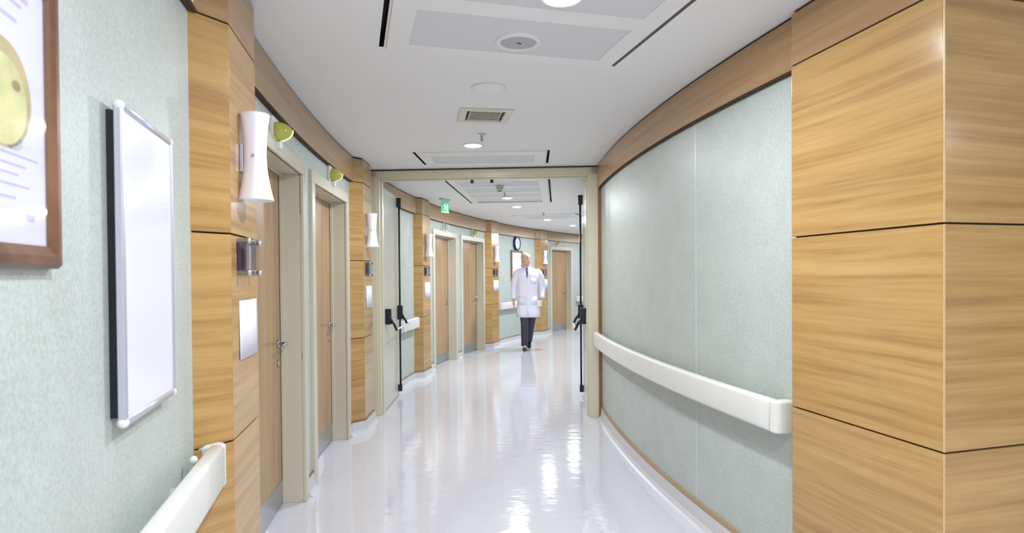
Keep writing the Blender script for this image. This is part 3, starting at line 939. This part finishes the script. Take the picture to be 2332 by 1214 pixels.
vt = empty('air_vent', (vent_c[0], vent_c[1], CEIL), vent_rz, label='square cream ceiling air vent with slanted louvres', cat='air vent')
V, v2 = .175, .125
m = MB()
for q in (((-V, -V, -.010), (V, -v2, .002)), ((-V, v2, -.010), (V, V, .002)), ((-V, -v2, -.010), (-v2, v2, .002)), ((v2, -v2, -.010), (V, v2, .002))): m.span(*q)
m.build('vent_frame', M['vent'], vt, bevel=.004)
m = MB(); vs = [(-v2, -v2, 0), (v2, -v2, 0), (v2, v2, 0), (-v2, v2, 0)]
m.add(vs + [(x, y, .12) for x, y, _ in vs], [(0, 1, 5, 4), (1, 2, 6, 5), (2, 3, 7, 6), (3, 0, 4, 7), (4, 5, 6, 7)]).build('duct', M['slot_grey'], vt)
for k in range(6):
    yy = -.104 + k * .042
    MB().add([(-v2 + .03, yy, -.004), (v2 - .03, yy, -.004), (v2 - .03, yy + .022, .026), (-v2 + .03, yy + .022, .026),
              (-v2 + .03, yy + .003, -.006), (v2 - .03, yy + .003, -.006), (v2 - .03, yy + .025, .024), (-v2 + .03, yy + .025, .024)],
             [(0, 1, 2, 3), (7, 6, 5, 4), (0, 4, 5, 1), (1, 5, 6, 2), (2, 6, 7, 3), (3, 7, 4, 0)]).build('louvre', M['vent'], vt)
for sx in (-1, 1):
    MB().span((sx * (v2 - .026), -v2, -.004), (sx * (v2 - .020), v2, .03)).build('divider', M['vent'], vt)

def make_sprinkler():
    r = empty('sprinkler')
    MB().lathe([(.030, 0), (.030, -.004), (.012, -.008), (.009, -.024)], 20).build('escutcheon', M['steel'], r, smooth=True)
    MB().lathe([(.0045, -.020), (.0045, -.048)], 10).build('glass_bulb', M['red_bulb'], r)
    for s in (-1, 1):
        MB().tube([(s * .009, 0, -.02), (s * .013, 0, -.036), (s * .004, 0, -.052)], .0022, 6).build('yoke', M['steel'], r)
    MB().lathe([(.004, -.050), (.016, -.054), (.016, -.056)], 14).build('deflector', M['steel'], r)
    return r
s0 = make_sprinkler(); s0.location = (-.221, 4.677, CEIL); tag(s0, 'sprinkler head with pink bulb beside the downlight before the portal', 'sprinkler', 'ceiling sprinklers')
s1 = copy_tree(s0); s1.location = (-.086, 7.856, CEIL - .006); tag(s1, 'sprinkler head on the slatted ceiling panel beyond the portal', 'sprinkler', 'ceiling sprinklers')
s2 = copy_tree(s0); s2.location = (.55, 10.55, CEIL); tag(s2, 'sprinkler head near the far ceiling panel above the person', 'sprinkler', 'ceiling sprinklers')

sd = empty('smoke_detector', (-.136, 7.287, CEIL - .007), label='beige conical smoke detector on the slatted ceiling panel', cat='smoke detector')
MB().lathe([(.052, 0), (.052, -.012), (.046, -.020)], 24).build('base', M['detector'], sd, smooth=True)
MB().lathe([(.044, -.020), (.030, -.062), (.024, -.064)], 24).build('cone', M['detector'], sd, smooth=True)
MB().lathe([(.026, -.060), (.024, -.072), (.016, -.076)], 20).build('sensor', M['slot_grey'], sd, smooth=True)

ex = empty('exit_sign', (-.925, 8.562, CEIL), R(59), label='small green emergency exit sign hanging from the ceiling', cat='exit sign')
MB().span((-.10, -.026, -.022), (.10, .026, 0)).build('ceiling_mount', M['detector'], ex, bevel=.005)
pl = MB().span((-.088, -.005, -.195), (.088, .005, -.045)).build('sign_plate', M['green'], ex, bevel=.002)
MB().span((-.088, -.006, -.050), (.088, .006, -.022)).build('holder', M['acrylic'], ex)
mk = MB()
mk.extrude_y(disc(-.008, -.077, .0095, .0095, 0, 14), -.0064, -.005)
mk.extrude_y([(-.026, -.088), (-.002, -.086), (.006, -.118), (-.012, -.122)], -.0064, -.005)
mk.extrude_y([(-.002, -.116), (.010, -.134), (.006, -.160), (-.002, -.158), (.000, -.136), (-.010, -.120)], -.0064, -.005)
mk.extrude_y([(-.012, -.118), (-.018, -.140), (-.042, -.146), (-.042, -.154), (-.012, -.148), (-.004, -.122)], -.0064, -.005)
mk.extrude_y([(-.026, -.088), (-.044, -.112), (-.038, -.116), (-.020, -.096)], -.0064, -.005)
mk.extrude_y([(-.002, -.088), (.016, -.108), (.011, -.113), (-.004, -.098)], -.0064, -.005)
mk.build('running_figure', M['sign_white'], pl)
MB().span((.030, -.0064, -.170), (.062, -.005, -.066)).build('printed_doorway', M['sign_white'], pl)
MB().span((-.080, -.0064, -.190), (.080, -.005, -.178)).build('pale_strip', M['sign_white'], pl)

# ------------------------------------------------------------------ the walking person
PX, PY = .30, 11.62
pr = empty('person', (PX, PY, 0), label='bald person in a white coat and navy tie walking towards us, head turned aside', cat='person')
def skin_body():
    V, E, Rr = [], [], []
    def v(p, r, link=None):
        V.append(p); Rr.append(r if isinstance(r, tuple) else (r, r))
        if link is not None: E.append((link, len(V) - 1))
        return len(V) - 1
    pel = v((.0, .0, .98), (.15, .11))
    a = v((.0, 0, 1.15), (.14, .105), pel); b = v((.005, 0, 1.34), (.165, .115), a); c = v((-.01, 0, 1.49), (.10, .08), b)
    nk = v((-.03, -.005, 1.58), (.055, .058), c); hd = v((-.035, -.01, 1.66), (.05, .06), nk)
    arms = []
    for s, el, wr, hn in ((-1, (-.262, .03, 1.20), (-.272, -.02, .955), (-.272, -.045, .885)), (1, (.268, .05, 1.21), (.262, -.02, .965), (.256, -.05, .895))):
        sh = v((s * .185, .0, 1.475), (.058, .06), c); m = v((s * .232, .01, 1.34), .05, sh)
        e = v(el, .042, m); w_ = v(wr, .028, e); h_ = v(hn, (.036, .022), w_); arms.append((s, h_, hn))
    for s, kn, an, toe in ((-1, (-.065, -.09, .52), (-.068, -.02, .10), (-.072, -.14, .035)), (1, (.060, .06, .51), (.022, .42, .14), (.022, .34, .035))):
        hp = v((s * .088, 0, .90), (.088, .09), pel); k = v(kn, .058, hp); ca = v(tuple((Vector(kn) * .6 + Vector(an) * .4)), .054, k); an_ = v(an, .036, ca); v(toe, (.036, .026), an_)
    for s, hi, hn in arms:                 # five fingers each, thumb from the side of the palm
        for j, (dx, L) in enumerate(((-.024, .074), (-.008, .084), (.008, .08), (.023, .064))):
            p = Vector(hn) + Vector((s * .004, dx, -.030))
            f1 = v(tuple(p), .010, hi); f2 = v(tuple(p + Vector((-s * .008, 0, -L * .5))), .0092, f1); v(tuple(p + Vector((-s * .028, 0, -L * .88))), .008, f2)
        p = Vector(hn) + Vector((-s * .012, -.036, .012))
        t1 = v(tuple(p), .0115, hi); t2 = v(tuple(p + Vector((-s * .006, -.022, -.03))), .0105, t1); v(tuple(p + Vector((-s * .014, -.022, -.058))), .009, t2)
    me = bpy.data.meshes.new('body'); me.from_pydata(V, E, [])
    o = bpy.data.objects.new('body', me); COL.objects.link(o)
    bm = bmesh.new(); bm.from_mesh(me); ly = bm.verts.layers.skin.verify(); bm.verts.ensure_lookup_table()
    for i, vv in enumerate(bm.verts):
        vv[ly].radius = Rr[i]; vv[ly].use_root = (i == 0)
    bm.to_mesh(me); bm.free()
    o.modifiers.new('skin', 'SKIN').use_smooth_shade = True
    ss = o.modifiers.new('sub', 'SUBSURF'); ss.levels = 1; ss.render_levels = 1
    dg = bpy.context.evaluated_depsgraph_get()
    me2 = bpy.data.meshes.new_from_object(o.evaluated_get(dg))
    bpy.data.objects.remove(o)
    return me2

def head_rings():
    """head looking along -y before turning; centre of the skull at the origin, chin at -.115, crown at .115"""
    seg = 24; rg = []
    prof = [(-.118, .022, .020, -.062), (-.108, .044, .040, -.052), (-.085, .058, .066, -.030), (-.055, .067, .083, -.014), (-.02, .073, .092, -.004),
            (.015, .077, .097, .002), (.05, .076, .096, .004), (.08, .066, .084, .006), (.102, .045, .058, .008), (.113, .022, .028, .008), (.116, .004, .005, .008)]
    for z, rx, ry, cy in prof:
        ring = []
        for k in range(seg):
            a = 2 * math.pi * k / seg
            x, y = rx * math.cos(a), cy + ry * math.sin(a)
            front = max(0, -math.sin(a))
            nx = math.exp(-(x / .013) ** 2)
            if -.06 < z < .02: y -= front * nx * (.024 if z < -.03 else .016 if z < 0 else .007)   # nose
            if abs(z - .015) < .02: y += front * .007 * math.exp(-((abs(x) - .032) / .014) ** 2)     # eye sockets
            if abs(z - .05) < .01: y -= front * .004                                               # brow
            ring.append(Vector((x, y, z)))
        rg.append(ring)
    return rg
HEAD = Matrix.Translation((-.037, -.012, 1.722)) @ Matrix.Rotation(R(38), 4, 'Z') @ Matrix.Rotation(R(4), 4, 'X')
me_body = skin_body()
bm = bmesh.new(); bm.from_mesh(me_body)
hm = MB(); hm.rings([[HEAD @ p for p in r] for r in head_rings()])
for s in (-1, 1):                          # ears
    rg = []
    for k in range(5):
        t = k / 4
        rg.append([HEAD @ Vector((s * (.074 + .016 * t), .008 + .012 * t + (.018 - .004 * t) * math.cos(2 * math.pi * j / 10), -.005 + (.032 - .004 * t) * math.sin(2 * math.pi * j / 10))) for j in range(10)])
    hm.rings(rg)
tmp = bpy.data.meshes.new('head'); tmp.from_pydata(hm.v, [], hm.f); bm.from_mesh(tmp)
bmesh.ops.recalc_face_normals(bm, faces=bm.faces); bm.to_mesh(me_body); bm.free()
me_body.materials.clear(); me_body.materials.append(M['skin'])
for p in me_body.polygons: p.use_smooth = True; p.material_index = 0
body = bpy.data.objects.new('body', me_body); COL.objects.link(body); body.parent = pr

def local_head(pts): return [HEAD @ Vector(p) for p in pts]
for s in (-1, 1):
    c = HEAD @ Vector((s * .031, -.086, .014)); MB().sphere(c, (.010, .008, .006), 10, 6).build('eye', M['eye'], pr, smooth=True)
    MB().tube(local_head([(s * .016, -.096, .031), (s * .032, -.094, .035), (s * .047, -.080, .031)]), .0035, 6).build('eyebrow', M['hair'], pr, smooth=True)
MB().tube(local_head([(-.024, -.083, -.068), (0, -.094, -.067), (.024, -.083, -.068)]), [.003, .006, .003], 8).build('mouth', M['lip_skin'], pr, smooth=True)
hr = []                                    # short hair round the back and sides of a bald head
for z, rx, ry, cy in ((-.052, .060, .078, .0), (-.02, .0755, .096, .002), (.015, .0795, .100, .004), (.038, .0785, .0985, .006)):
    hr.append((z, rx, ry, cy))
m = MB(); n = 20; vs = []
for z, rx, ry, cy in hr:
    for k in range(n + 1):
        a = R(8 + 164 * k / n); vs.append(HEAD @ Vector((rx * math.cos(a), cy + ry * math.sin(a), z)))
m.add(vs, [(i * (n + 1) + k, i * (n + 1) + k + 1, (i + 1) * (n + 1) + k + 1, (i + 1) * (n + 1) + k) for i in range(3) for k in range(n)])
h_o = m.build('hair', M['hair'], pr, smooth=True); md = h_o.modifiers.new('t', 'SOLIDIFY'); md.thickness = .004; md.offset = 0

def ell(cx, cy, z, rx, ry, n=32, wav=0., ph=0., p=2.4):
    out = []
    for k in range(n):
        a = 2 * math.pi * k / n
        c, s = math.cos(a), math.sin(a)
        x = math.copysign(abs(c) ** (2 / p), c) * rx; y = math.copysign(abs(s) ** (2 / p), s) * ry
        q = 1 + wav * math.sin(5 * a + ph) + wav * .6 * math.sin(9 * a + ph * 2)
        out.append((cx + x * q, cy + y * q, z))
    return out
coat = MB()
coat.rings([ell(.0, .01, .625, .225, .195, wav=.03, ph=.3), ell(.0, .008, .70, .222, .185, wav=.03, ph=.5), ell(.0, .005, .82, .212, .165, wav=.025, ph=.9),
            ell(.0, .0, .95, .203, .145, wav=.015, ph=1.4), ell(.0, 0, 1.08, .192, .138, wav=.015, ph=2.6), ell(.003, 0, 1.20, .190, .136, wav=.012, ph=3.3),
            ell(.004, 0, 1.32, .205, .142, wav=.008, ph=4), ell(.0, 0, 1.42, .222, .138), ell(-.004, 0, 1.475, .212, .115), ell(-.010, 0, 1.515, .165, .092),
            ell(-.016, 0, 1.545, .112, .078), ell(-.02, 0, 1.562, .076, .068)])
co_ = coat.build('coat_body', M['coat'], pr, smooth=True)
def sleeve(pts, rads):
    P = [Vector(p) for p in pts]; out = []; rr = []
    for i in range(len(P) - 1):
        for k in range(4):
            u = k / 4; out.append(P[i].lerp(P[i + 1], u)); rr.append((rads[i] * (1 - u) + rads[i + 1] * u) * (1 + .05 * math.sin(7.3 * i + 3.1 * k)))
    out.append(P[-1]); rr.append(rads[-1])
    return MB().tube(out, rr, 16).build('coat_sleeve', M['coat'], pr, smooth=True)
sleeve([(-.150, 0, 1.485), (-.205, .005, 1.43), (-.245, .015, 1.32), (-.264, .03, 1.20), (-.272, -.005, 1.06), (-.272, -.025, .965)], [.072, .076, .068, .062, .056, .054])
sleeve([(.150, 0, 1.485), (.208, .005, 1.43), (.252, .03, 1.32), (.270, .05, 1.21), (.268, .01, 1.07), (.262, -.02, .975)], [.072, .076, .068, .062, .056, .054])
def yfront(x, z):                          # front surface of the coat at a height
    tb = [(.6, .225, .185), (.82, .212, .16), (.95, .203, .145), (1.2, .19, .136), (1.32, .205, .142), (1.42, .222, .138), (1.475, .212, .115), (1.515, .165, .092), (1.545, .112, .078), (1.57, .07, .066)]
    for (z0, a0, b0), (z1, a1, b1) in zip(tb, tb[1:]):
        if z0 <= z <= z1:
            u = (z - z0) / (z1 - z0); a = a0 + (a1 - a0) * u; b = b0 + (b1 - b0) * u
            return -b * max(0, 1 - abs(x / a) ** 2.4) ** (1 / 2.4)
    return -.1
def patch(name, poly, off, mat, sub=6, th=.004):
    """front patch of cloth given as left edge and right edge lists of (x, z) from top to bottom"""
    left, right = poly; vs = []; m = MB()
    for (x0, z0), (x1, z1) in zip(left, right):
        for k in range(sub + 1):
            u = k / sub; x = x0 + (x1 - x0) * u; z = z0 + (z1 - z0) * u
            vs.append((x, yfront(x, z) - off, z))
    m.add(vs, [(i * (sub + 1) + k, i * (sub + 1) + k + 1, (i + 1) * (sub + 1) + k + 1, (i + 1) * (sub + 1) + k) for i in range(len(left) - 1) for k in range(sub)])
    o = m.build(name, mat, pr, smooth=True); md = o.modifiers.new('t', 'SOLIDIFY'); md.thickness = th; md.offset = 0
    return o
patch('shirt_front', ([(-.060, 1.560), (-.058, 1.53), (-.045, 1.47), (-.03, 1.41), (-.022, 1.37)], [(.030, 1.560), (.026, 1.53), (.012, 1.47), (-.006, 1.41), (-.016, 1.37)]), .004, M['shirt'])
patch('necktie', ([(-.033, 1.553), (-.036, 1.53), (-.030, 1.515), (-.040, 1.45), (-.042, 1.40), (-.024, 1.365)], [(-.002, 1.553), (.002, 1.53), (-.006, 1.515), (.000, 1.45), (-.008, 1.40), (-.018, 1.365)]), .009, M['tie'])
patch('lapel', ([(-.085, 1.555), (-.105, 1.50), (-.10, 1.46), (-.06, 1.41), (-.03, 1.35)], [(-.055, 1.558), (-.052, 1.50), (-.045, 1.46), (-.032, 1.41), (-.022, 1.35)]), .009, M['coat'])
patch('lapel', ([(.024, 1.558), (.018, 1.50), (.010, 1.46), (-.004, 1.41), (-.016, 1.35)], [(.055, 1.555), (.076, 1.50), (.070, 1.46), (.03, 1.41), (-.006, 1.35)]), .009, M['coat'])
patch('chest_pocket', ([(.055, 1.36), (.055, 1.25)], [(.150, 1.355), (.148, 1.245)]), .006, M['coat'])
patch('front_placket', ([(-.03, 1.345), (-.03, 1.1), (-.028, .86), (-.03, .65)], [(-.008, 1.345), (-.008, 1.1), (-.004, .86), (-.004, .65)]), .007, M['coat'], 3)
patch('hip_pocket', ([(.055, 1.02), (.055, .86)], [(.17, 1.02), (.175, .86)]), .006, M['coat'])
patch('hip_pocket', ([(-.175, 1.02), (-.18, .86)], [(-.06, 1.02), (-.06, .86)]), .006, M['coat'])
cl_ = MB(); cl_.tube([(-.035 + .068 * math.cos(R(a)), -.004 + .064 * math.sin(R(a)), 1.566 + .022 * math.sin(R(a))) for a in range(-70, 255, 20)], [(.010, .018)] * 17, 8)
cl_.build('shirt_collar', M['shirt'], pr, smooth=True)
for s, pts, rad in ((-1, [(-.088, .01, .92), (-.075, -.055, .70), (-.066, -.085, .52), (-.068, -.05, .32), (-.068, -.015, .085)], [.10, .088, .076, .070, .066]),
                    (1, [(.088, .01, .92), (.074, .035, .70), (.060, .065, .52), (.040, .22, .33), (.023, .40, .135)], [.10, .088, .076, .070, .064])):
    out, rr = [], []
    P = [Vector(p) for p in pts]
    for i in range(4):
        for k in range(4): out.append(P[i].lerp(P[i + 1], k / 4)); rr.append(rad[i] + (rad[i + 1] - rad[i]) * k / 4)
    out.append(P[-1]); rr.append(rad[-1])
    MB().tube(out, rr, 16).build('trouser_leg', M['trousers'], pr, smooth=True)
def shoe(x, y, z, tilt):
    rg = []
    for u, wd, hh in ((0, .028, .05), (.05, .036, .075), (.12, .038, .085), (.19, .044, .06), (.25, .046, .045), (.29, .036, .035), (.305, .012, .02)):
        ring = []
        for k in range(14):
            a = 2 * math.pi * k / 14
            px, pz = wd * math.cos(a), hh / 2 + hh / 2 * math.sin(a)
            ly = .10 - u
            ring.append((x + px, y + ly * math.cos(tilt) - pz * math.sin(tilt) * 0, z + pz + max(0, ly * math.sin(tilt) + .20 * math.sin(tilt))))
        rg.append(ring)
    MB().rings(rg).build('shoe', M['shoe'], pr, smooth=True)
shoe(-.07, -.03, .0, 0.0)
shoe(.022, .42, .0, R(22))
bk = MB().box((0, 0, 0), (.085, .016, .115)).build('paper_pad', M['card'], bevel=.003)
bk.location = (PX + .205, PY - .155, .885); bk.rotation_euler = (R(6), R(-14), R(12))
tag(bk, 'small cream paper pad held in the hand of the white coated person', 'paper pad')
